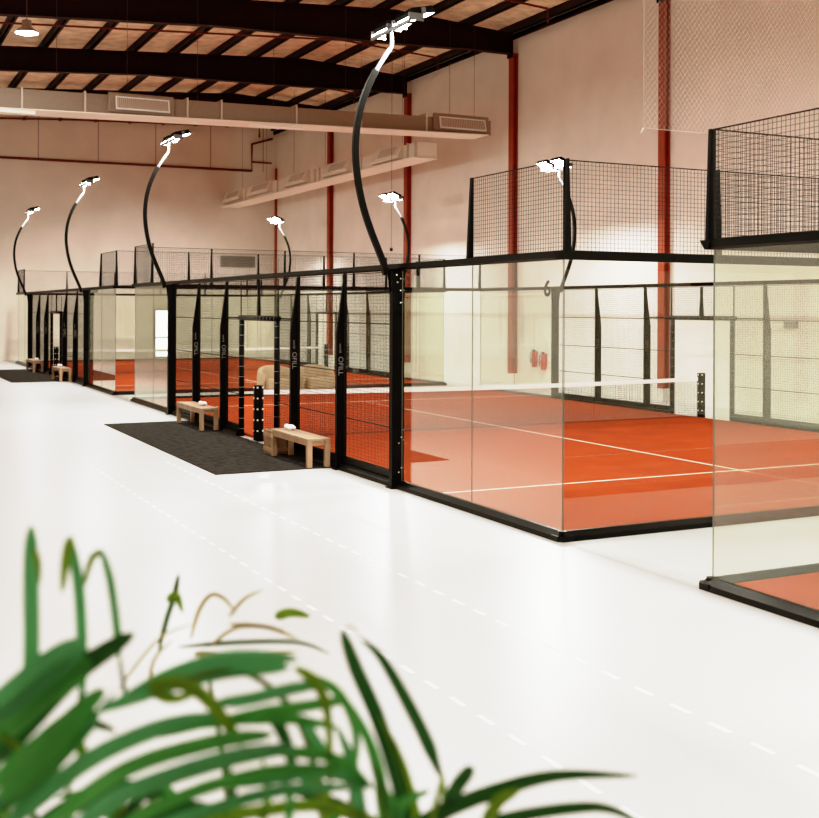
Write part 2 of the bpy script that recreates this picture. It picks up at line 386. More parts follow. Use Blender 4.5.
def build_court(y0, idx, label, near_only=False):
    y1 = y0+20.0
    E = thing('court_enclosure', (0, y0, 0), label, 'court enclosure', 'glass and mesh enclosures of the padel courts')
    # --- turf
    ye = y1 if not near_only else y0+20
    b = MB()
    b.box((.115, y0+.115, .002), (W-.115, y1-.115, .05), 0)
    lw = .05
    ym = (y0+y1)/2
    for yy in (ym-6.95, ym+6.95): b.box((.115, yy-lw/2, .05), (W-.115, yy+lw/2, .0515), 1)
    b.box((W/2-lw/2, ym-7.15, .05), (W/2+lw/2, ym+7.15, .0515), 1)
    struct(b.build('court_turf', [M['turf'], M['line']]), 'orange court turf with white lines, ' + ['second court along', 'farthest court', 'court at the right edge'][idx], 'court floor')
    # --- base plinths
    def ring(poly_fn, name, m):
        pass
    ySide1 = y1 if not near_only else y0+20
    for side in (0, 1):
        sg = 1 if side == 0 else -1
        pr = [(PX(side, d_), z_) for d_, z_ in ((-.075, 0), (.105, 0), (.105, .06), (.05, .10), (.005, .10), (-.06, .05))]
        b = MB(); b.prism(pr, 'y', y0+.0, y0+8.95); b.build('base_plinth', M['blackg'], E)
        b = MB(); b.prism(pr, 'y', y0+11.05, y1); b.build('base_plinth', M['blackg'], E)
    for end in (0, 1):
        yb = y0 if end == 0 else y1; sg = 1 if end == 0 else -1
        pr = [(yb+sg*d_, z_) for d_, z_ in ((-.075, 0), (.105, 0), (.105, .06), (.05, .10), (.005, .10), (-.06, .05))]
        b = MB(); b.prism(pr, 'x', .0, W); b.build('base_plinth', M['blackg'], E)
        # chamfered corners
        for side in (0, 1):
            cx = PX(side, 0); sx = 1 if side == 0 else -1
            b = MB(); b.prism([(cx-sx*.076, yb-sg*.02), (cx-sx*.02, yb-sg*.076), (cx+sx*.1, yb-sg*.076), (cx+sx*.1, yb+sg*.1), (cx-sx*.076, yb+sg*.1)], 'z', 0, .058)
            b.prism([(cx-sx*.03, yb+sg*.02), (cx+sx*.02, yb-sg*.03), (cx+sx*.06, yb-sg*.01), (cx+sx*.06, yb+sg*.06), (cx-sx*.01, yb+sg*.06)], 'z', .058, .102)
            b.build('corner_block', M['blackg'], E)
    g = .03       # glass plane, measured inward
    # --- end walls: five glass panels, mesh above, top rail between
    for end in (0, 1):
        if near_only and end == 1: continue
        yb = y0+g if end == 0 else y1-g
        sg = 1 if end == 0 else -1
        xs = [g+.008]+[W*k/5 for k in range(1, 5)]+[W-g-.008]
        for a, c in zip(xs, xs[1:]):
            glass_panel('x', yb, a+.0015, c-.0015, .10, H3, E)
            mesh_panel('x', yb, a, c, H3+.09, H4, E)
        b = MB(); b.prism([(yb-sg*.085, H3+.085), (yb+sg*.06, H3+.085), (yb+sg*.045, H3+.055), (yb+sg*.02, H3), (yb-sg*.02, H3), (yb-sg*.045, H3+.03)], 'x', -.055, W+.055)
        b.build('top_rail', M['black'], E)
        for k, xx in enumerate(xs):
            xx = min(max(xx, g), W-g)
            bw = .045; b = MB()
            b.prism([(xx-bw, H3+.085), (xx+bw, H3+.085), (xx+.012, H4+.005), (xx-.012, H4+.005)], 'y', yb-sg*.05-.02, yb-sg*.05+.02)
            b.build('mesh_strut', M['black'], E)
    # --- long sides
    for side in (0, 1):
        xg = PX(side, g); sg = 1 if side == 0 else -1
        def bx(mb, s0, s1, a, c, z0, z1, mi=0):
            xa, xb = sorted((PX(side, s0), PX(side, s1))); mb.box((xa, a, z0), (xb, c, z1), mi)
        ends = ((y0, 1), (y1, -1))
        for ye_, d_ in ends:
            if near_only and d_ == -1: continue
            for k in range(2):
                a, c = sorted((ye_+d_*(g+.0075 if k == 0 else 2), ye_+d_*(2 if k == 0 else 3.9485)))
                glass_panel('y', xg, a+.0015, c-.0015, .10, H3, E)
            a, c = sorted((ye_+d_*g, ye_+d_*2))
            mesh_panel('y', xg, a, c, H3+.09, H4, E)
            b = MB(); yy = ye_+d_*2
            b.prism([(PX(side, -.03-.02), H3+.06), (PX(side, -.03+.05), H3+.06), (PX(side, .03), H4), (PX(side, .0), H4)], 'y', yy-.025, yy+.025)
            b.build('mesh_strut', M['black'], E)
        if near_only and side == 1:
            continue
        # top rail full length
        yend = y1 if not near_only else y0+4.1
        b = MB(); pr = [(PX(side, -.055), H3+.085), (PX(side, .07), H3+.085), (PX(side, .05), H3), (PX(side, .0), H3), (PX(side, -.03), H3+.02)]
        b.prism(pr, 'y', y0+.0, yend); b.build('top_rail', M['black'], E)
        # heavy lamp posts at 4 and 16 m
        for yy in ((y0+4, y0+16) if not near_only else (y0+4,)):
            b = MB(); 
            prof = [(-.12, 0.0), (.062, 0.0), (.062, 2.62), (.07, 2.82), (.07, 3.0), (-.15, 3.0), (-.15, 2.92), (-.12, 2.66)]
            b.prism([(PX(side, s_), z_) for s_, z_ in prof], 'y', yy-.05, yy-.035)
            b.prism([(PX(side, s_), z_) for s_, z_ in prof], 'y', yy+.035, yy+.05)
            bx(b, -.12, -.105, yy-.04, yy+.04, .0, 2.7); bx(b, .047, .062, yy-.04, yy+.04, .0, 2.7)
            bx(b, -.15, .08, yy-.05, yy+.05, 2.985, 3.0)
            bx(b, -.15, .10, yy-.10, yy+.10, .0, .016)
            p = b.build('lamp_post_support', M['black'], E)
            if idx == 0 and side == 0 and abs(yy-y0-4) < .1:
                for (s_, z_) in ((-.06, 2.93), (.0, 2.88), (.0, 2.72), (.0, 2.55), (-.05, 2.83), (-.02, .62), (.02, .70), (.05, .80), (.05, .66), (-.02, .22), (.02, .28)):
                    q = MB(); q.tube([(PX(side, s_), yy-.05, z_), (PX(side, s_), yy-.062, z_)], .011, 8); q.build('bolt', M['bolt'], p)
        if near_only: continue
        # intermediate posts, tapering to a point at the top on the outside
        for k in (6, 8, 12, 14):
            yy = y0+k; b = MB()
            prof = [(-.095, 0.0), (.07, 0.0), (.07, 3.0), (.035, 3.0), (-.095, 2.05)]
            b.prism([(PX(side, s_), z_) for s_, z_ in prof], 'y', yy-.03, yy+.03)
            bx(b, -.13, .10, yy-.08, yy+.08, .0, .016)
            p = b.build('mesh_post', M['black'], E)
            lettering(p, PX(side, -.055) if side == 0 else PX(side, .045), yy-.0312, 1.93)
        # mesh bays
        bars = (.80, 1.50, 2.25)
        for a, c in ((4.06, 5.965), (6.035, 7.965), (8.035, 8.95), (11.05, 11.965), (12.035, 13.965), (14.035, 15.94)):
            mesh_panel('y', xg, y0+a, y0+c, .20, 2.99, E, bars)
            b = MB(); bx(b, .0, .012+g, y0+a, y0+c, .10, .20); bx(b, -.04, .105, y0+a, y0+c, .0, .10)
            b.build('kick_plate', M['black'], E)
        mesh_panel('y', xg, y0+8.96, y0+9.965, 2.32, 2.99, E)
        mesh_panel('y', xg, y0+10.035, y0+11.04, 2.32, 2.99, E)
        # padded doorway: two posts, lintel, tapered strut
        for k in (9.0, 11.0):
            b = MB(); yy = y0+k; xx = PX(side, .03)
            b.tube([(xx, yy, 0), (xx, yy, 2.24)], .055, 10)
            p = b.build('doorway_post', M['black'], E)
            for j in range(11):
                z_ = .14+j*.2; q = MB(); q.tube([(xx, yy, z_), (xx, yy, z_+.010)], .0575, 10)
                tag(q.build('padding_tie', M['tie'], p), 'pale tie around the black padding')
        b = MB(); xx = PX(side, .03)
        b.tube([(xx, y0+8.9, 2.28), (xx, y0+11.1, 2.28)], .05, 10); b.tube([(xx, y0+8.0, 2.28), (xx, y0+12.0, 2.28)], .014, 6)
        p = b.build('doorway_lintel', M['black'], E)
        for j in range(11):
            yy = y0+9.05+j*.19; q = MB(); q.tube([(xx, yy, 2.28), (xx, yy+.010, 2.28)], .053, 10)
            tag(q.build('padding_tie', M['tie'], p), 'pale tie around the black padding')
        b = MB(); b.prism([(y0+9.94, 2.30), (y0+10.06, 2.30), (y0+10.015, 2.99), (y0+9.985, 2.99)], 'x', xx-.02, xx+.02)
        b.build('doorway_strut', M['black'], E)
    return E

LAB = ['black framed glass and mesh court enclosure directly beside the large charcoal mat and oak bench',
       'farthest black framed glass and mesh court enclosure, closest to the cream end wall',
       'black framed glass and mesh court enclosure beyond the white hanging net, closest to the palm']
Y0 = [0.0, 22.32, -22.32]
build_court(0.0, 0, LAB[0])
build_court(22.32, 1, LAB[1])

# the court at the right edge is turned the other way round: only its end towards the others shows
def build_right_court():
    ye = -2.28
    E = thing('court_enclosure', (0, ye, 0), LAB[2], 'court enclosure', 'glass and mesh enclosures of the padel courts')
    L = 8.0
    b = MB(); b.box((.115, ye-L, .002), (W-.115, ye-.115, .05)); b.box((.115, ye-3.05-.025, .05), (W-.115, ye-3.05+.025, .0515), 1); b.box((W/2-.025, ye-L, .05), (W/2+.025, ye-2.85, .0515), 1)
    struct(b.build('court_turf', [M['turf'], M['line']]), 'orange court turf with white lines, court at the right edge', 'court floor')
    pf = ((-.075, 0), (.105, 0), (.105, .06), (.05, .10), (.005, .10), (-.06, .05))
    for side in (0, 1):
        b = MB(); b.prism([(PX(side, d_), z_) for d_, z_ in pf], 'y', ye-L, ye); b.build('base_plinth', M['blackg'], E)
        cx = PX(side, 0); sx = 1 if side == 0 else -1
        b = MB(); b.prism([(cx-sx*.076, ye+.02), (cx-sx*.02, ye+.076), (cx+sx*.1, ye+.076), (cx+sx*.1, ye-.1), (cx-sx*.076, ye-.1)], 'z', 0, .058)
        b.prism([(cx-sx*.03, ye-.02), (cx+sx*.02, ye+.03), (cx+sx*.06, ye+.01), (cx+sx*.06, ye-.06), (cx-sx*.01, ye-.06)], 'z', .058, .102)
        b.build('corner_block', M['blackg'], E)
    b = MB(); b.prism([(ye-d_, z_) for d_, z_ in pf], 'x', 0, W); b.build('base_plinth', M['blackg'], E)
    g = .03; yb = ye-g
    xs = [g+.008]+[W*k/5 for k in range(1, 5)]+[W-g-.008]
    for a, c in zip(xs, xs[1:]):
        glass_panel('x', yb, a+.0015, c-.0015, .10, H3, E); mesh_panel('x', yb, a, c, H3+.09, H4, E)
    b = MB(); b.prism([(yb+.085, H3+.085), (yb-.06, H3+.085), (yb-.045, H3+.055), (yb-.02, H3), (yb+.02, H3), (yb+.045, H3+.03)], 'x', -.055, W+.055)
    b.build('top_rail', M['black'], E)
    for xx in xs:
        b = MB(); b.prism([(xx-.045, H3+.085), (xx+.045, H3+.085), (xx+.012, H4+.005), (xx-.012, H4+.005)], 'y', yb+.03, yb+.07); b.build('mesh_strut', M['black'], E)
    for side in (0, 1):
        xg = PX(side, g)
        for a, c in ((ye-2, ye-g-.0075), (ye-3.9485, ye-2)): glass_panel('y', xg, a+.0015, c-.0015, .10, H3, E)
        mesh_panel('y', xg, ye-2, ye-g, H3+.09, H4, E)
        b = MB(); b.prism([(PX(side, -.05), H3+.06), (PX(side, .02), H3+.06), (PX(side, .03), H4), (PX(side, .0), H4)], 'y', ye-2.025, ye-1.975); b.build('mesh_strut', M['black'], E)
        b = MB(); b.prism([(PX(side, -.055), H3+.085), (PX(side, .07), H3+.085), (PX(side, .05), H3), (PX(side, .0), H3), (PX(side, -.03), H3+.02)], 'y', ye-L, ye); b.build('top_rail', M['black'], E)
        b = MB(); yy = ye-4
        b.prism([(PX(side, s_), z_) for s_, z_ in ((-.12, 0), (.075, 0), (.075, 2.62), (.11, 2.82), (.11, 3.0), (-.15, 3.0), (-.15, 2.92), (-.12, 2.66))], 'y', yy-.05, yy+.05)
        b.build('lamp_post_support', M['black'], E)
build_right_court()

# ------------------------------------------------------------------ nets
def padel_net(ym, label):
    t = thing('padel_net', (W/2, ym, 0), label, 'net', 'padel nets')
    x0, x1 = .13, W-.13
    def top(x): u = (x-x0)/(x1-x0); return .95 - .05*4*u*(1-u)
    b = MB(); n = int((x1-x0)/.042); r = .0022
    for i in range(1, n):
        x = x0+(x1-x0)*i/n; b.box((x-r, ym-r, .07), (x+r, ym+r, top(x)-.05))
    for j in range(20):
        z = .08+j*.0415; b.box((x0, ym-r, z-r), (x1, ym+r, z+r))
    b.box((x0, ym-.004, .058), (x1, ym+.004, .068))
    b.build('net_mesh', M['cord'], t)
    b = MB(); N = 24
    for i in range(N):
        xa, xb = x0+(x1-x0)*i/N, x0+(x1-x0)*(i+1)/N
        za, zb = top(xa), top(xb); h = .085
        b.add([(xa, ym-.008, za-h), (xb, ym-.008, zb-h), (xb, ym-.008, zb), (xa, ym-.008, za), (xa, ym+.008, za-h), (xb, ym+.008, zb-h), (xb, ym+.008, zb), (xa, ym+.008, za)],
              [(0,1,2,3),(7,6,5,4),(3,2,6,7),(0,4,5,1)])
    b.build('net_tape', M['tape'], t, fix=False)
    for xp in (x0-.10, x1+.10):
        b = MB(); b.prism([(xp+.095*math.cos(a), ym+.095*math.sin(a)) for a in [PI/8+k*PI/4 for k in range(8)]], 'z', .0, 1.04)
        p = b.build('net_post', M['black'], t, bevel=.012)
        for j in range(5):
            z = .2+j*.2
            for a in (-PI/2-.5, -PI/2+.7, PI+.1, 0):
                cx, cy = xp+.09*math.cos(a), ym+.09*math.sin(a)
                q = MB(); q.box((cx-.012, cy-.012, z-.014), (cx+.012, cy+.012, z+.014)); tag(q.build('eyelet', M['white'], p), 'white eyelet on the black post padding')
padel_net(10.0, 'black padel net with white tape across the nearest full orange court')
padel_net(32.32, 'black padel net with white tape across the farthest court')

# ------------------------------------------------------------------ floodlight poles
def flood_pole(side, yc, label):
    sg = 1 if side == 0 else -1; bx = 0 if side == 0 else W
    t = thing('floodlight_pole', (bx, yc, 3.085), label, 'floodlight pole', 'curved floodlight poles of the courts')
    P = [(-.20, 2.93), (-.235, 3.08), (-.32, 3.28), (-.43, 3.53), (-.535, 3.82), (-.61, 4.12), (-.655, 4.45), (-.66, 4.72), (-.63, 5.0), (-.56, 5.28), (-.45, 5.55), (-.36, 5.72)]
    b = MB()
    for i in range(1): pass
    prof = []
    def off(P, h):
        out = []
        for i, p in enumerate(P):
            a = Vector(P[max(i-1, 0)]); c = Vector(P[min(i+1, len(P)-1)]); d = (c-a).normalized(); nrm = Vector((-d.y, d.x))
            out.append((p[0]+nrm.x*h, p[1]+nrm.y*h))
        return out
    def sweep(P, w, hh, m, name, parent):
        # smooth the centreline with Catmull-Rom, then sweep a rectangular tube
        Q = []
        for i in range(len(P)-1):
            p0, p1, p2, p3 = (Vector(P[max(i-1, 0)]), Vector(P[i]), Vector(P[i+1]), Vector(P[min(i+2, len(P)-1)]))
            for k in range(4):
                u = k/4; Q.append(tuple(.5*((2*p1)+(p2-p0)*u+(2*p0-5*p1+4*p2-p3)*u*u+(3*p1-p0-3*p2+p3)*u**3)))
        Q.append(P[-1])
        b = MB(); A, B = off(Q, hh), off(Q, -hh); n = len(Q)
        vs = []
        for (ax, az), (cx, cz) in zip(A, B):
            for yy in (yc-w, yc+w): vs += [(bx+sg*ax, yy, az), (bx+sg*cx, yy, cz)]
        fs = []
        for i in range(n-1):
            o = i*4; q = o+4
            fs += [(o, o+2, q+2, q), (o+2, o+3, q+3, q+2), (o+3, o+1, q+1, q+3), (o+1, o, q, q+1)]
        fs += [(0, 1, 3, 2), ((n-1)*4, (n-1)*4+2, (n-1)*4+3, (n-1)*4+1)]
        b.add(vs, fs); return b.build(name, m, parent, bevel=.008)
    sweep(P, .036, .042, M['black'], 'pole', t)
    sweep([(-.38, 5.68), (-.29, 5.83), (-.21, 5.95), (-.16, 6.02)], .022, .03, M['silver'], 'pole_tip', t)
    sweep([(-.18, 5.98), (-.13, 6.08), (-.13, 6.2), (-.14, 6.27)], .025, .025, M['silver'], 'bracket', t)
    b = MB(); b.box((bx+sg*-.17, yc-.60, 6.27), (bx+sg*-.13, yc+.60, 6.31)) if sg > 0 else b.box((bx+.13, yc-.60, 6.27), (bx+.17, yc+.60, 6.31))
    b.build('crossbar', M['silver'], t)
    # two floodlights, tilted down and inward
    tilt = math.radians(13 if side == 0 else 24)*sg
    R = Matrix.Rotation(-tilt, 3, 'Y')
    for k in (-.34, .34):
        cx, cz = bx+sg*.06, 6.44
        piv = (cx, yc+k, cz)
        h = MB()
        h.box((cx-.19, yc+k-.24, cz-.03), (cx+.19, yc+k+.24, cz+.02), 0, R, piv)
        for j in range(7):
            yy = yc+k-.21+j*.07; h.box((cx-.16, yy-.008, cz+.02), (cx+.16, yy+.008, cz+.07), 0, R, piv)
        f = h.build('floodlight', M['black'], t)
        for e in (-.26, .26):
            y = MB()
            y.box((cx-.03, yc+k+e-.012, cz-.04), (cx+.03, yc+k+e+.012, cz+.05), 0, R, piv)
            xa, xb = sorted((bx+sg*-.16, cx)); y.box((xa, yc+k+e-.012, 6.30), (xb, yc+k+e+.012, 6.40)); y.build('yoke', M['silver'], f)
        l = MB()
        zl = cz-.034
        c8 = [Vector(q) for q in ((cx-.17, yc+k-.22, zl), (cx+.17, yc+k-.22, zl), (cx+.17, yc+k+.22, zl), (cx-.17, yc+k+.22, zl))]
        c8 = [R @ (q-Vector(piv)) + Vector(piv) for q in c8]
        l.add(c8, [(0, 3, 2, 1)])
        l.build('lamp_lens', M['lens'], f, fix=False)
    return t
flood_pole(0, 4.0, 'curved black floodlight pole on the bolted corridor post closest to the palm')
flood_pole(0, 16.0, 'curved black floodlight pole on the corridor post behind the second oak bench')
flood_pole(0, 26.32, 'curved black floodlight pole on the first corridor post of the farthest court')
flood_pole(0, 38.32, 'curved black floodlight pole on the corridor post nearest the cream end wall')
flood_pole(1, 16.0, 'curved floodlight pole above the number 6 post by the long wall')
flood_pole(1, 26.32, 'curved floodlight pole by the long wall beside the hanging black bob')
flood_pole(1, 38.32, 'farthest curved floodlight pole by the long wall under the wall duct')
flood_pole(1, 4.0, 'curved floodlight pole by the long wall beyond the right edge')
flood_pole(0, -6.28, 'curved floodlight pole of the right edge court beside the corridor')
flood_pole(1, -6.28, 'curved floodlight pole of the right edge court by the long wall')

# number sign on the far lamp post
m6 = text_mesh('6', .60, .008, .016)
b = MB(); b.add([(10.15+v.co.x*.75, 15.93-v.co.z, 2.83+v.co.y) for v in m6.vertices], [tuple(p.vertices) for p in m6.polygons])
tag(b.build('number_sign', M['black'], fix=False), 'black cut-out number 6 on the lamp post by the long wall', 'sign')

# ------------------------------------------------------------------ corridor furniture
def bench(x0, x1, y0, y1, z, label):
    t = thing('wooden_bench', ((x0+x1)/2, (y0+y1)/2, z), label, 'bench', 'wooden benches outside the courts')
    n = 3; b = MB(); w = (x1-x0)/n
    for k in range(n): b.box((x0+k*w+.004, y0, z+.405), (x0+(k+1)*w-.004, y1, z+.445))
    b.build('seat', M['wood'], t, bevel=.004)
    for xx in (x0+.015, x1-.035):
        b = MB(); b.box((xx, y0+.08, z+.335), (xx+.02, y1-.08, z+.404)); b.build('apron', M['wood'], t)
    for yy in (y0+.03, y1-.05):
        b = MB(); b.box((x0+.08, yy, z+.335), (x1-.08, yy+.02, z+.404)); b.build('apron', M['wood'], t)
    for xx in (x0+.002, x1-.082):
        for yy in (y0+.002, y1-.082):
            b = MB(); b.box((xx, yy, z), (xx+.08, yy+.08, z+.404)); b.build('leg', M['wood'], t, bevel=.004)
    return t
def towel(x, y, z, label):
    b = MB()
    pts = [(x-.02, y-.13, z+.045), (x, y, z+.047), (x+.02, y+.13, z+.045)]
    b.tube(pts, [.042, .045, .042], 10); b.tube([(p[0]+.075, p[1]+.01, p[2]-.005) for p in pts], [.036, .04, .036], 10)
    tag(b.build('rolled_towel', M['towel']), label, 'towel', 'white towels on the benches')
def floor_mat(y0, y1, label):
    b = MB(); b.box((-1.93, y0, .0005), (-.05, y1, .012)); tag(b.build('floor_mat', M['mat']), label, 'mat', 'dark mats along the courts')
floor_mat(6.2, 14.25, 'large charcoal carpet mat in front of the nearest court doorway')
floor_mat(28.9, 37.0, 'smaller looking charcoal carpet mat beside the farthest court, near the end wall')
bench(-.47, -.09, 6.22, 7.89, .012, 'oak bench nearest the viewer beside the small wooden box')
bench(-.47, -.09, 12.10, 13.90, .012, 'oak bench on the far end of the large charcoal mat')
bench(-.47, -.09, 28.55, 30.2, .012, 'small looking oak bench on the nearer end of the far mat')
bench(-.47, -.09, 34.45, 36.22, .012, 'small looking oak bench farthest away near the end wall')
towel(-.27, 7.62, .458, 'white rolled towel on the nearest oak bench')
towel(-.26, 12.75, .458, 'white rolled towel on the second oak bench along')
towel(-.30, 29.8, .458, 'white rolled towel on the third bench, beyond the middle court')
towel(-.30, 35.0, .458, 'white rolled towel on the farthest bench')
# small wooden box at the end of the first bench
t = thing('wooden_box', (-.295, 8.17, .012), 'small brown wooden box standing at the left end of the nearest bench', 'box')
b = MB(); x0, x1, y0, y1 = -.43, -.16, 7.99, 8.36
b.box((x0, y0, .012), (x1, y0+.02, .41)); b.box((x0, y1-.02, .012), (x1, y1, .41)); b.box((x0, y0+.02, .012), (x0+.02, y1-.02, .41)); b.box((x1-.02, y0+.02, .012), (x1, y1-.02, .41)); b.box((x0+.02, y0+.02, .012), (x1-.02, y1-.02, .03))
b.build('side_boards', M['wood2'], t)
b = MB(); b.box((x0-.012, y0-.012, .30), (x1+.012, y0-.0005, .36)); b.build('batten', M['wood'], t)
for lo_, hi_ in (((x0-.012, y0-.012, .06), (x1+.012, y0-.0005, .12)), ((x0-.012, y0, .30), (x0-.0005, y1, .36)), ((x0-.012, y0, .06), (x0-.0005, y1, .12))):
    b = MB(); b.box(lo_, hi_); b.build('batten', M['wood'], t)
# doorway foot plate
b = MB(); b.box((-.12, 9.75, .012), (-.055, 10.1, .028)); tag(b.build('foot_plate', M['silver'], bevel=.004), 'small silver foot plate on the mat by the doorway', 'plate')

# tub armchairs in the gap between the two courts
def armchair(cx, cy, label):
    t = thing('tub_armchair', (cx, cy, 0), label, 'armchair', 'beige tub armchairs between the courts')
    ang = [math.radians(a) for a in range(-205, 26, 10)]   # open towards -y
    b = MB(); rings = []
    sect = []
    for k in range(20):
        a = 2*PI*k/20; c, s = math.cos(a), math.sin(a)
        sect.append((math.copysign(abs(c)**.7, c)*.10, math.copysign(abs(s)**.7, s)))
    for a in ang:
        ux, uy = math.cos(-a), math.sin(-a)
        ux, uy = math.cos(a+PI), math.sin(a+PI)
        rx, ry = .46, .40
        u = abs(((a + PI/2)))/math.radians(115)
        top = .80 - .24*max(0, u)**2
        for (dr, q) in sect:
            zc = (top+.06)/2; zh = (top-.06)/2
            rings.append((cx+ux*(rx+dr), cy+.02-math.sin(a)*(ry+dr)*1.0, zc+q*zh))
    n = 20; fs = []
    for i in range(len(ang)-1):
        for k in range(n): fs.append((i*n+k, i*n+(k+1) % n, (i+1)*n+(k+1) % n, (i+1)*n+k))
    fs.append(tuple(range(n))); fs.append(tuple((len(ang)-1)*n+k for k in range(n)))
    b.add(rings, fs, 0, True); b.build('backrest', M['boucle'], t)
    b = MB(); b.box((cx-.36, cy-.40, .10), (cx+.36, cy+.30, .43)); b.build('seat_cushion', M['boucle'], t, bevel=.07)
    for dx in (-.3, .3):
        for dy in (-.3, .3):
            b = MB(); b.tube([(cx+dx, cy+dy, 0), (cx+dx, cy+dy, .11)], .025, 8); b.build('leg', M['black'], t)
armchair(4.40, 21.2, 'left beige boucle tub armchair in the gap beyond the net')
armchair(5.66, 21.2, 'right beige boucle tub armchair in the gap beyond the net')

# fire extinguishers on the long wall
def extinguisher(y, z, label):
    t = thing('fire_extinguisher', (12.9, y, z), label, 'fire extinguisher', 'fire extinguishers on the long wall')
    b = MB(); b.lathe([(0, 0), (.075, 0), (.085, .02), (.085, .40), (.07, .46), (.035, .49), (0, .49)], (12.9, y, z), 16); b.build('cylinder', M['extred'], t)
    b = MB(); b.box((12.87, y-.02, z+.49), (12.93, y+.02, z+.54)); b.box((12.80, y-.012, z+.535), (12.93, y+.012, z+.555)); b.build('valve', M['black'], t)
    b = MB(); b.tube([(12.88, y+.03, z+.51), (12.82, y+.08, z+.45), (12.80, y+.09, z+.3), (12.82, y+.085, z+.12)], .012, 6); b.build('hose', M['black'], t)
    b = MB(); b.box((12.82, y-.088, z+.2), (12.825-.012, y+.088-.04, z+.3)); b.box((12.985, y-.05, z+.1), (13.0, y+.05, z+.5)); b.build('wall_mount', M['extred'], t)
extinguisher(20.68, .62, 'red fire extinguisher on the long wall, left of the pair')
extinguisher(20.15, .56, 'red fire extinguisher on the long wall, right of the pair')

# ------------------------------------------------------------------ ducts
def duct_cross():
    y = 21.75
    t = thing('air_duct', (4, y, 8.1), 'large cream air duct crossing the hall under the roof', 'air duct')
    b = MB()
    xa, za, xb, zb = -10.5, 7.56, 11.89, 8.07
    def Z(x): return za+(zb-za)*(x-xa)/(xb-xa)
    h = .56
    b.add([(xa, y, Z(xa)), (xb, y, Z(xb)), (xb, y+.8, Z(xb)), (xa, y+.8, Z(xa)), (xa, y, Z(xa)+h+.04), (xb, y, Z(xb)+h-.08), (xb, y+.8, Z(xb)+h-.08), (xa, y+.8, Z(xa)+h+.04)],
          [(0,3,2,1),(4,5,6,7),(0,1,5,4),(1,2,6,5),(2,3,7,6),(3,0,4,7)])
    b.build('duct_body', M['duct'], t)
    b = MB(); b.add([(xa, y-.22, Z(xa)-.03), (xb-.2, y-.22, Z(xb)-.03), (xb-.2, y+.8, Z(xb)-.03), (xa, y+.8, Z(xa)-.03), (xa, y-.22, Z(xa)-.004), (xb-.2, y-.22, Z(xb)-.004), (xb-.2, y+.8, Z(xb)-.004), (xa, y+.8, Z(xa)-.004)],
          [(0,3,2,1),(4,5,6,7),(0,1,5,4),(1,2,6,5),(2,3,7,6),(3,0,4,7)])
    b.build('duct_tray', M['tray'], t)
    for x in (-2.6, -.95, 1.9, 2.9, 5.2, 7.3, 9.55):
        b = MB(); b.box((x-.025, y-.03, Z(x)-.02), (x+.025, y+.83, Z(x)+h+.04)); b.build('flange', M['grille'], t)
    for xa_, xb_ in ((-.15, 1.35), (9.95, 11.62)):
        x0, x1 = xa_, xb_; zc = Z((x0+x1)/2)+.30
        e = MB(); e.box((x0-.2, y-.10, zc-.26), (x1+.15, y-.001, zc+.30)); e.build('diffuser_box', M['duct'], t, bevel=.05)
        R = Matrix.Rotation(-.25, 3, 'X'); piv = ((x0+x1)/2, y-.13, zc)
        f = MB()
        for a, c in (((x0, y-.16, zc-.19), (x1, y-.12, zc-.15)), ((x0, y-.16, zc+.15), (x1, y-.12, zc+.19)), ((x0, y-.16, zc-.15), (x0+.04, y-.12, zc+.15)), ((x1-.04, y-.16, zc-.15), (x1, y-.12, zc+.15))): f.box(a, c, 0, R, piv)
        g = f.build('grille_frame', M['white'], t)
        f = MB(); f.box((x0+.04, y-.135, zc-.15), (x1-.04, y-.125, zc+.15), 0, R, piv)
        for k in range(26):
            xx = x0+.05+(x1-x0-.1)*k/25; f.box((xx-.006, y-.15, zc-.15), (xx+.006, y-.135, zc+.15), 1, R, piv)
        f.build('grille_face', [M['grille'], M['slot']], g)
    for x in (-4.5, -1.7, .2, 2.2, 4.5, 6.8, 8.8, 10.4, 11.3):
        b = MB(); b.tube([(x, y+.05, Z(x)+h), (x, y+.05, zr(x)-.25)], .006, 5, cap=False); b.build('hanger_wire', M['cable'], t)
    for x in (-3.9, 3.7):    # pale strip at the underside
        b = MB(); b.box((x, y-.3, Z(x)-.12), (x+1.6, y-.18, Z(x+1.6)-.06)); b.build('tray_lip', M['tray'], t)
duct_cross()
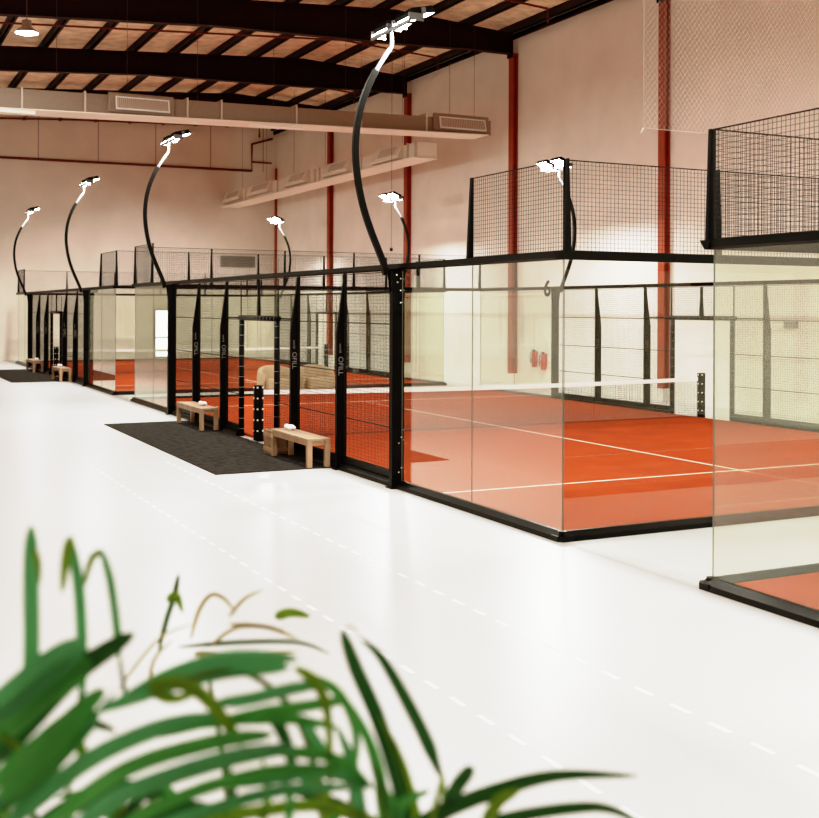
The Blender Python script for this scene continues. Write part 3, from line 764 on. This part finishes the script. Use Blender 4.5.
def duct_long():
    xw = 10.2
    t = thing('air_duct', (xw+.4, 34, 7.6), 'cream air duct with angled diffusers running along the long wall', 'air duct')
    ya, yb = 23.6, 44.9
    def Z(y): return 7.50+.10*(y-ya)/(yb-ya)
    b = MB(); h = .50
    b.add([(xw, ya, Z(ya)), (xw+.7, ya, Z(ya)), (xw+.7, yb, Z(yb)), (xw, yb, Z(yb)), (xw, ya, Z(ya)+h), (xw+.7, ya, Z(ya)+h), (xw+.7, yb, Z(yb)+h+.05), (xw, yb, Z(yb)+h+.05)],
          [(0,3,2,1),(4,5,6,7),(0,1,5,4),(1,2,6,5),(2,3,7,6),(3,0,4,7)])
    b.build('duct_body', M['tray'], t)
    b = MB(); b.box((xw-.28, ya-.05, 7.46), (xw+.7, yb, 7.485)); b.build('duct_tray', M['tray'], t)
    for y0, y1 in ((24.9, 26.5), (29.3, 31.1), (33.6, 35.5), (38.1, 40.5), (42.3, 44.3)):
        zc = Z(y0)+.33
        e = MB(); e.prism([(xw-.005, zc-.26), (xw-.22, zc-.26), (xw-.22, zc-.15), (xw-.02, zc+.26), (xw-.005, zc+.26)], 'y', y0-.2, y1+.45); e.build('diffuser_box', M['tray'], t)
        f = MB(); R = Matrix.Rotation(.45, 3, 'Y'); piv = (xw-.145, (y0+y1)/2, zc+.04)
        for a, c in (((-.015, y0, -.20), (.015, y1, -.165)), ((-.015, y0, .165), (.015, y1, .20)), ((-.015, y0, -.165), (.015, y0+.1, .165)), ((-.015, y1-.1, -.165), (.015, y1, .165))):
            f.box((piv[0]+a[0], a[1], piv[2]+a[2]), (piv[0]+c[0], c[1], piv[2]+c[2]), 0, R, piv)
        g = f.build('grille_frame', M['white'], t)
        f = MB(); f.box((piv[0]-.004, y0+.1, piv[2]-.165), (piv[0]+.004, y1-.1, piv[2]+.165), 0, R, piv); f.build('grille_face', M['grille'], g)
    for y in (23.75, 24.35, 28.2, 32.3, 32.8, 37.2, 41.6):
        b = MB(); b.box((xw-.05, y-.04, Z(y)-.01), (xw+.72, y+.04, Z(y)+h+.04)); b.build('flange', M['grille'], t)
    for y in (25, 28.5, 32, 35.5, 39, 42.5):
        b = MB(); b.tube([(xw+.1, y, Z(y)+h), (xw+.1, y, zr(xw)-.2)], .006, 5, cap=False); b.build('hanger_wire', M['cable'], t)
duct_long()

# ------------------------------------------------------------------ hanging things
def high_bay(x, y, z, label):
    t = thing('high_bay_lamp', (x, y, z), label, 'ceiling lamp', 'round high bay lamps under the roof')
    b = MB(); b.lathe([(.26, .0), (.25, .05), (.13, .14), (.11, .16), (.11, .30), (.05, .32), (0, .32)], (x, y, z), 24); b.build('lamp_shade', M['shade'], t)
    b = MB(); n = 24
    b.add([(x+.245*math.cos(2*PI*k/n), y+.245*math.sin(2*PI*k/n), z+.01) for k in range(n)], [tuple(range(n-1, -1, -1))]); b.build('lamp_lens', M['bay'], t, fix=False)
    b = MB(); b.tube([(x, y, z+.32), (x, y, zr(x)-.02)], .012, 6, cap=False); b.build('hanging_cord', M['cable'], t)
high_bay(-3.0, 18.0, 8.93, 'round lit high bay lamp hanging on a cord below the brown roof')
for x, y in ((-3.0, -7.0), (-3.0, 1.5), (-3.0, 10.0), (-8.5, -3.0), (-8.5, 10.0), (5.0, 1.5), (5.0, -7.0)): high_bay(x, y, 8.93, 'unseen round high bay lamp above the frame, added for more light')  # unseen lamps; rows beside the corridor line added to brighten the hall

t = thing('hanging_cord', (9.75, 24.7, 4.40), 'thin hanging cord with a small dark bob at its end', 'cord')
b = MB(); b.lathe([(0, 0), (.05, .01), (.055, .06), (.05, .12), (0, .13)], (9.75, 24.7, 4.40), 10); b.build('bob', M['black'], t)
b = MB(); b.tube([(9.75, 24.7, 4.52), (9.75, 24.7, zr(9.75)+.01)], .008, 5, cap=False); b.build('cord', M['cable'], t)

# white divider net above the gap between the two nearest courts
b = MB(); y = -1.2; xa, xb, za, zb = .12, 12.6, 4.24, 10.6; sp = .058; r = .0008
def clipline(x0, z0, dx, dz):
    # clip the line to the net rectangle
    t0, t1 = -100.0, 100.0
    for p, d_, lo, hi in ((x0, dx, xa, xb), (z0, dz, za, zb)):
        a, c = (lo-p)/d_, (hi-p)/d_
        t0 = max(t0, min(a, c)); t1 = min(t1, max(a, c))
    return (t0, t1) if t1-t0 > .01 else None
k = -int((zb-za)/sp)-2
while k*sp < (xb-xa)+(zb-za):
    for sgn in (1, -1):
        x0 = xa + k*sp; z0 = za if sgn == 1 else zb
        q = clipline(x0, z0, 1.0, sgn*1.25)
        if q:
            p0 = Vector((x0+q[0], y, z0+sgn*1.25*q[0])); p1 = Vector((x0+q[1], y, z0+sgn*1.25*q[1]))
            d_ = (p1-p0).normalized(); nn = Vector((-d_.z, 0, d_.x))*r
            b.add([p0+nn, p1+nn, p1-nn, p0-nn], [(0, 1, 2, 3)])
    k += 1
nt_ = thing('divider_net', (6, y, za), 'white diamond mesh net hanging high between two courts in front of a red column', 'net')
b.build('netting', M['netw'], nt_, fix=False)
b = MB(); b.tube([(xa, y, zb), (xa, y, za)], .0025, 5); b.tube([(xa, y, za), (xb, y, za)], .0025, 5); b.tube([(xa, y, zb), (xb, y, zb)], .0025, 5); b.tube([(xa, y, za), (xa-.04, y, za-.06)], .005, 5)
b.build('border_rope', M['netw'], nt_)
b = MB()
for xx in (xa, 3.2, 6.3, 9.4, xb): b.tube([(xx, y, zb), (xx, y, zr(xx)-.2)], .006, 5, cap=False)
b.build('support_cord', M['cable'], nt_)

# ------------------------------------------------------------------ camera
CAM = (-6.868, -10.157, 2.47); TH = .461; F = 1141.3; V0 = 308.5; ROLL = .004
cd = bpy.data.cameras.new('camera'); cam = bpy.data.objects.new('camera', cd); COL.objects.link(cam); SC.camera = cam
cam.location = CAM
cam.matrix_world = Matrix.Translation(CAM) @ Matrix.Rotation(-TH, 4, 'Z') @ Matrix.Rotation(PI/2, 4, 'X') @ Matrix.Rotation(ROLL, 4, 'Z')
cd.sensor_width = 36; cd.sensor_fit = 'HORIZONTAL'; cd.lens = F/819*36; cd.shift_y = (V0-409)/819; cd.clip_end = 200; cd.clip_start = .05
cd.dof.use_dof = True; cd.dof.focus_distance = 15.0; cd.dof.aperture_fstop = 3.6

# ------------------------------------------------------------------ palm (foreground), modelled around (-6.3,-8.6)
RIGHT = Vector((math.cos(TH), -math.sin(TH), 0)); FWD = Vector((math.sin(TH), math.cos(TH), 0)); CP = Vector(CAM)
def at(u, v, w):   # metres right of / in front of / below the eye point of the palm
    return CP + RIGHT*((u-409.5)/F*w) + FWD*w + Vector((0, 0, -(v-V0)/F*w))
def smooth(P, n=6):
    Q = []
    for i in range(len(P)-1):
        p0, p1, p2, p3 = P[max(i-1, 0)], P[i], P[i+1], P[min(i+2, len(P)-1)]
        for k in range(n):
            u = k/n; Q.append(.5*((2*p1)+(p2-p0)*u+(2*p0-5*p1+4*p2-p3)*u*u+(3*p1-p0-3*p2+p3)*u**3))
    Q.append(P[-1]); return Q
def blade(mb, pts, wid, mi, fold=.35, facing=None, blunt=0):
    """pts: world points base->tip; wid: full width in m"""
    Q = smooth([Vector(p) for p in pts]); n = len(Q); vs = []; fs = []
    fc = facing or (CP-Q[n//2]).normalized()
    for i, q in enumerate(Q):
        u = i/(n-1); d_ = (Q[min(i+1, n-1)]-Q[max(i-1, 0)]).normalized()
        sd = d_.cross(fc).normalized(); nn = sd.cross(d_).normalized()
        w = wid*.5*min(1, (.35+u*3.2))*max(0.03, (1-u**(3.2 if not blunt else 9)))**.75
        vs += [q+sd*w, q-nn*w*fold, q-sd*w]
    for i in range(n-1):
        o = i*3; fs += [(o, o+1, o+4, o+3), (o+1, o+2, o+5, o+4)]
    mb.add(vs, fs, mi, True)
PX_M = lambda px, w: px/F*w
palm = thing('potted_palm', (*at(120, 1100, 1.55).xy, 0), 'tall green palm plant with long arching narrow leaves, standing in the corridor', 'plant')
# each frond: stem polyline + blades [(points(u,v,w)), width px, material]
FR = []
FR.append(dict(stem=[(60, 900, 1.55), (20, 780, 1.50), (-30, 690, 1.45)], blades=[
    ([(31, 720, 1.45), (33, 640, 1.45), (32, 580, 1.45), (32, 526, 1.46)], 16, 3, 1),
    ([(34, 550, 1.455), (39, 562, 1.44), (41, 586, 1.43)], 7, 2, 0),
    ([(84, 700, 1.47), (83, 640, 1.47), (80, 590, 1.47), (71, 537, 1.48)], 12, 3, 1),
    ([(72, 537, 1.47), (67, 560, 1.46), (63, 595, 1.45)], 11, 2, 0),
    ([(121, 660, 1.48), (117, 620, 1.48), (111, 580, 1.49), (102, 550, 1.5)], 9, 3, 1),
    ([(102, 551, 1.5), (92, 562, 1.49), (84, 592, 1.48)], 8, 2, 0),
    ([(-15, 725, 1.40), (20, 692, 1.41), (55, 664, 1.43), (86, 644, 1.45)], 30, 3, 1),
    ([(-20, 748, 1.40), (25, 712, 1.41), (65, 680, 1.43), (92, 662, 1.45)], 32, 0, 1),
    ([(-20, 775, 1.42), (30, 725, 1.43), (80, 672, 1.45), (136, 634, 1.48)], 22, 1, 1),
    ([(82, 760, 1.5), (80, 720, 1.5), (84, 680, 1.5)], 8, 1, 0),
    ([(128, 705, 1.5), (124, 680, 1.5), (118, 640, 1.5)], 5, 1, 0),
]))
FR.append(dict(stem=[(150, 900, 1.55), (130, 830, 1.5), (160, 800, 1.47)], blades=[
    ([(-20, 800, 1.36), (30, 755, 1.37), (75, 718, 1.39), (106, 690, 1.42)], 26, 0, 1),
    ([(-20, 825, 1.36), (30, 782, 1.37), (70, 745, 1.39), (100, 712, 1.42)], 30, 0, 1),
    ([(-15, 815, 1.36), (20, 800, 1.37), (60, 765, 1.39), (118, 690, 1.42)], 16, 3, 0),
    ([(-10, 845, 1.38), (40, 800, 1.39), (100, 756, 1.40), (165, 728, 1.42), (220, 716, 1.44)], 24, 3, 1),
    ([(10, 860, 1.36), (80, 802, 1.37), (140, 765, 1.38), (220, 742, 1.40), (275, 735, 1.42)], 22, 0, 1),
    ([(40, 862, 1.36), (110, 805, 1.37), (170, 778, 1.38), (240, 757, 1.40), (300, 748, 1.42)], 24, 3, 1),
    ([(60, 880, 1.37), (130, 825, 1.38), (190, 795, 1.39), (270, 772, 1.41), (345, 768, 1.44)], 17, 0, 1),
    ([(100, 880, 1.40), (150, 835, 1.41), (220, 808, 1.42), (290, 790, 1.44), (360, 788, 1.46)], 16, 3, 1),
    ([(0, 735, 1.40), (36, 765, 1.40), (30, 795, 1.40), (10, 830, 1.40)], 10, 2, 0),
    ([(58, 772, 1.43), (46, 768, 1.43), (28, 790, 1.42), (16, 815, 1.41)], 9, 2, 0),
    ([(72, 742, 1.43), (84, 748, 1.43), (78, 770, 1.42), (66, 800, 1.41)], 9, 2, 0),
    ([(62, 738, 1.45), (95, 726, 1.45), (118, 733, 1.45)], 13, 1, 0),
    ([(20, 850, 1.5), (60, 815, 1.5), (120, 790, 1.5), (170, 800, 1.5)], 24, 1, 1),
    ([(120, 850, 1.5), (160, 820, 1.5), (200, 812, 1.5), (250, 830, 1.5)], 26, 1, 1),
]))
FR.append(dict(stem=[(330, 900, 1.6), (325, 820, 1.55), (300, 720, 1.5), (240, 672, 1.47), (160, 690, 1.44)], blades=[
    ([(100, 712, 1.44), (165, 688, 1.45), (230, 672, 1.46), (292, 668, 1.48)], 20, 3, 1),
    ([(130, 694, 1.44), (190, 668, 1.45), (240, 657, 1.46), (300, 660, 1.48)], 18, 3, 1),
    ([(150, 684, 1.43), (188, 686, 1.43), (216, 708, 1.43), (245, 748, 1.44)], 18, 2, 1),
    ([(215, 704, 1.44), (250, 700, 1.45), (290, 690, 1.46), (325, 684, 1.48)], 17, 3, 1),
    ([(205, 728, 1.44), (260, 714, 1.45), (310, 706, 1.46), (350, 700, 1.48)], 16, 0, 1),
    ([(160, 738, 1.45), (210, 724, 1.45), (290, 720, 1.46), (340, 728, 1.47)], 13, 0, 1),
    ([(200, 786, 1.45), (270, 778, 1.45), (330, 772, 1.46), (375, 788, 1.47)], 19, 3, 1),
    ([(240, 750, 1.45), (290, 752, 1.45), (340, 760, 1.46), (375, 790, 1.47)], 15, 0, 1),
    ([(200, 822, 1.46), (260, 812, 1.46), (320, 806, 1.47), (385, 822, 1.48)], 16, 2, 1),
    ([(296, 668, 1.48), (318, 684, 1.47), (330, 720, 1.46), (332, 800, 1.46)], 15, 2, 0),
    ([(316, 676, 1.48), (344, 698, 1.47), (358, 740, 1.46), (352, 800, 1.46)], 14, 0, 0),
    ([(268, 708, 1.47), (285, 735, 1.47), (296, 770, 1.48)], 17, 1, 1),
    ([(302, 715, 1.47), (318, 742, 1.47), (338, 768, 1.48)], 15, 3, 1),
    ([(150, 690, 1.44), (175, 700, 1.44), (205, 690, 1.44)], 15, 2, 0),
    ([(225, 815, 1.46), (235, 790, 1.46), (228, 762, 1.46)], 9, 1, 0),
    ([(262, 830, 1.46), (270, 795, 1.46), (264, 760, 1.46)], 9, 2, 0),
    ([(288, 835, 1.46), (292, 800, 1.46), (282, 770, 1.46)], 9, 0, 0),
    ([(325, 835, 1.47), (328, 800, 1.47), (318, 772, 1.47)], 10, 2, 0),
]))
FR.append(dict(stem=[(350, 910, 1.62), (352, 820, 1.55), (356, 770, 1.5)], blades=[
    ([(412, 850, 1.52), (402, 790, 1.53), (380, 720, 1.55), (358, 670, 1.57), (343, 630, 1.58)], 16, 1, 1),
    ([(442, 775, 1.55), (428, 740, 1.56), (405, 695, 1.57), (382, 657, 1.58), (360, 637, 1.59)], 14, 1, 0),
    ([(424, 850, 1.53), (414, 800, 1.53), (400, 755, 1.54), (380, 715, 1.55)], 12, 2, 0),
    ([(385, 830, 1.5), (382, 780, 1.5), (370, 740, 1.5), (350, 700, 1.5)], 14, 0, 0),
    ([(366, 860, 1.48), (362, 810, 1.48), (354, 765, 1.48), (338, 725, 1.49)], 15, 3, 0),
    ([(395, 860, 1.5), (386, 800, 1.5), (372, 760, 1.5)], 12, 2, 0),
    ([(410, 860, 1.5), (398, 815, 1.5), (380, 775, 1.5)], 12, 0, 0),
    ([(443, 770, 1.55), (446, 800, 1.55), (448, 835, 1.55)], 6, 2, 0),
    ([(345, 632, 1.58), (352, 626, 1.58), (362, 636, 1.59)], 3, 4, 0),
]))
FR.append(dict(stem=[(420, 910, 1.6), (425, 840, 1.55), (440, 800, 1.52)], blades=[
    ([(400, 842, 1.50), (440, 814, 1.51), (500, 790, 1.53), (560, 775, 1.56), (640, 775, 1.60)], 17, 1, 0),
    ([(455, 836, 1.5), (510, 818, 1.52), (570, 808, 1.54), (610, 808, 1.57), (650, 826, 1.6)], 13, 1, 0),
    ([(448, 806, 1.52), (460, 785, 1.52), (475, 766, 1.53)], 15, 1, 1),
    ([(484, 832, 1.5), (500, 802, 1.51), (522, 790, 1.52)], 14, 2, 0),
    ([(396, 832, 1.5), (404, 805, 1.5), (432, 790, 1.5)], 12, 0, 0),
    ([(428, 840, 1.5), (436, 810, 1.5), (442, 780, 1.52)], 7, 2, 0),
]))
FR.append(dict(stem=[(240, 930, 1.7), (230, 800, 1.85), (215, 700, 2.0), (205, 660, 2.1)], blades=[
    ([(160, 652, 2.2), (168, 620, 2.2), (175, 598, 2.2), (180, 574, 2.21)], 6, 1, 1),
    ([(168, 603, 2.2), (177, 596, 2.19), (184, 614, 2.18)], 9, 2, 0),
    ([(192, 640, 2.2), (200, 612, 2.2), (212, 596, 2.2), (226, 600, 2.2), (238, 616, 2.2)], 5, 4, 0),
    ([(230, 618, 2.2), (245, 600, 2.2), (265, 590, 2.21)], 4, 4, 0),
    ([(150, 690, 2.1), (156, 660, 2.1), (175, 640, 2.1)], 4, 4, 0),
    ([(276, 618, 2.2), (292, 613, 2.2), (312, 617, 2.2)], 10, 2, 0),
    ([(180, 648, 2.1), (240, 643, 2.1), (300, 643, 2.1), (332, 655, 2.1)], 5, 1, 0),
    ([(195, 654, 2.1), (230, 656, 2.1), (300, 652, 2.1)], 7, 4, 0),
    ([(120, 690, 2.1), (160, 640, 2.1), (195, 625, 2.1)], 3, 4, 0),
    ([(230, 625, 2.1), (270, 628, 2.1), (300, 640, 2.1)], 5, 4, 0),
    ([(210, 648, 2.1), (240, 628, 2.1), (285, 630, 2.1)], 4, 4, 0),
]))
# dark undergrowth low in the frame
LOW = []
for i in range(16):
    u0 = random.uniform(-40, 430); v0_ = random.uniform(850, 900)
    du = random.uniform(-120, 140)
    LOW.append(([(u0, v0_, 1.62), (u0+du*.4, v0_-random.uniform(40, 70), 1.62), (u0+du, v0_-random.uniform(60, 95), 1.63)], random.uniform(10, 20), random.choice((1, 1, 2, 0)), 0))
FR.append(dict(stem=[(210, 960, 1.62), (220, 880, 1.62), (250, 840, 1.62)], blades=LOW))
pot_c = at(200, 1500, 1.62); pot_c.z = 0
palm.location = pot_c
for fr in FR:
    mb = MB()
    for pts, wpx, mi, bl in fr['blades']:
        w_ = pts[len(pts)//2][2]
        if len(fr['blades']) > 13 and wpx > 12: wpx *= .76
        blade(mb, [at(*p) for p in pts], PX_M(wpx, w_), mi, blunt=bl)
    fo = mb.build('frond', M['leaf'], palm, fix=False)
    st = [at(*p) for p in fr['stem']]
    root = Vector((pot_c.x + random.uniform(-.06, .06), pot_c.y + random.uniform(-.06, .06), .395))
    mid = root.lerp(st[0], .6) + Vector((0, 0, .1))
    s_ = smooth([root, mid] + st, 5)
    mb = MB(); mb.tube(s_, [.009 - .006*i/len(s_) for i in range(len(s_))], 7); mb.build('stem', M['stem'], fo)
b = MB(); b.lathe([(0, 0), (.16, 0), (.17, .02), (.20, .40), (.215, .42), (.215, .45), (.19, .45), (.185, .40), (0, .40)], (pot_c.x, pot_c.y, 0), 28)
b.build('pot', M['pot'], palm)
b = MB(); b.lathe([(0, .402), (.184, .402)], (pot_c.x, pot_c.y, 0), 24); b.build('soil', M['soil'], palm)

# ------------------------------------------------------------------ world, colour management
wd = bpy.data.worlds.new('world'); SC.world = wd; wd.use_nodes = True
wd.node_tree.nodes['Background'].inputs['Color'].default_value = (1, .93, .86, 1); wd.node_tree.nodes['Background'].inputs['Strength'].default_value = .05
SC.view_settings.view_transform = 'Standard'
SC.view_settings.look = 'None'
SC.view_settings.exposure = 0.0
SC.view_settings.use_curve_mapping = True        # gentle film-like tone curve with warm shadows
cm = SC.view_settings.curve_mapping
cm.use_clip = False
def curve(c, pts):
    while len(c.points) > 2: c.points.remove(c.points[1])
    c.points[0].location = pts[0]; c.points[1].location = pts[-1]
    for p in pts[1:-1]: c.points.new(*p)
GAIN = 2 ** 1.58
curve(cm.curves[3], [(x_/GAIN, y_) for x_, y_ in ((0, 0), (.012, .003), (.03, .0125), (.07, .048), (.2, .176), (.5, .45), (.9, .745), (1.5, .885), (2.2, .945), (4.0, 1.0))])
curve(cm.curves[0], [(0, 0), (.1, .106), (.4, .408), (.8, .8), (1, 1)])
curve(cm.curves[2], [(0, 0), (.1, .087), (.4, .388), (.8, .80), (1, 1)])
cm.update()
cy = SC.cycles
cy.max_bounces = 8; cy.diffuse_bounces = 5; cy.glossy_bounces = 4; cy.transparent_max_bounces = 64; cy.transmission_bounces = 4
cy.use_denoising = True; cy.sample_clamp_indirect = 6; cy.caustics_reflective = False; cy.caustics_refractive = False
cy.use_light_tree = True
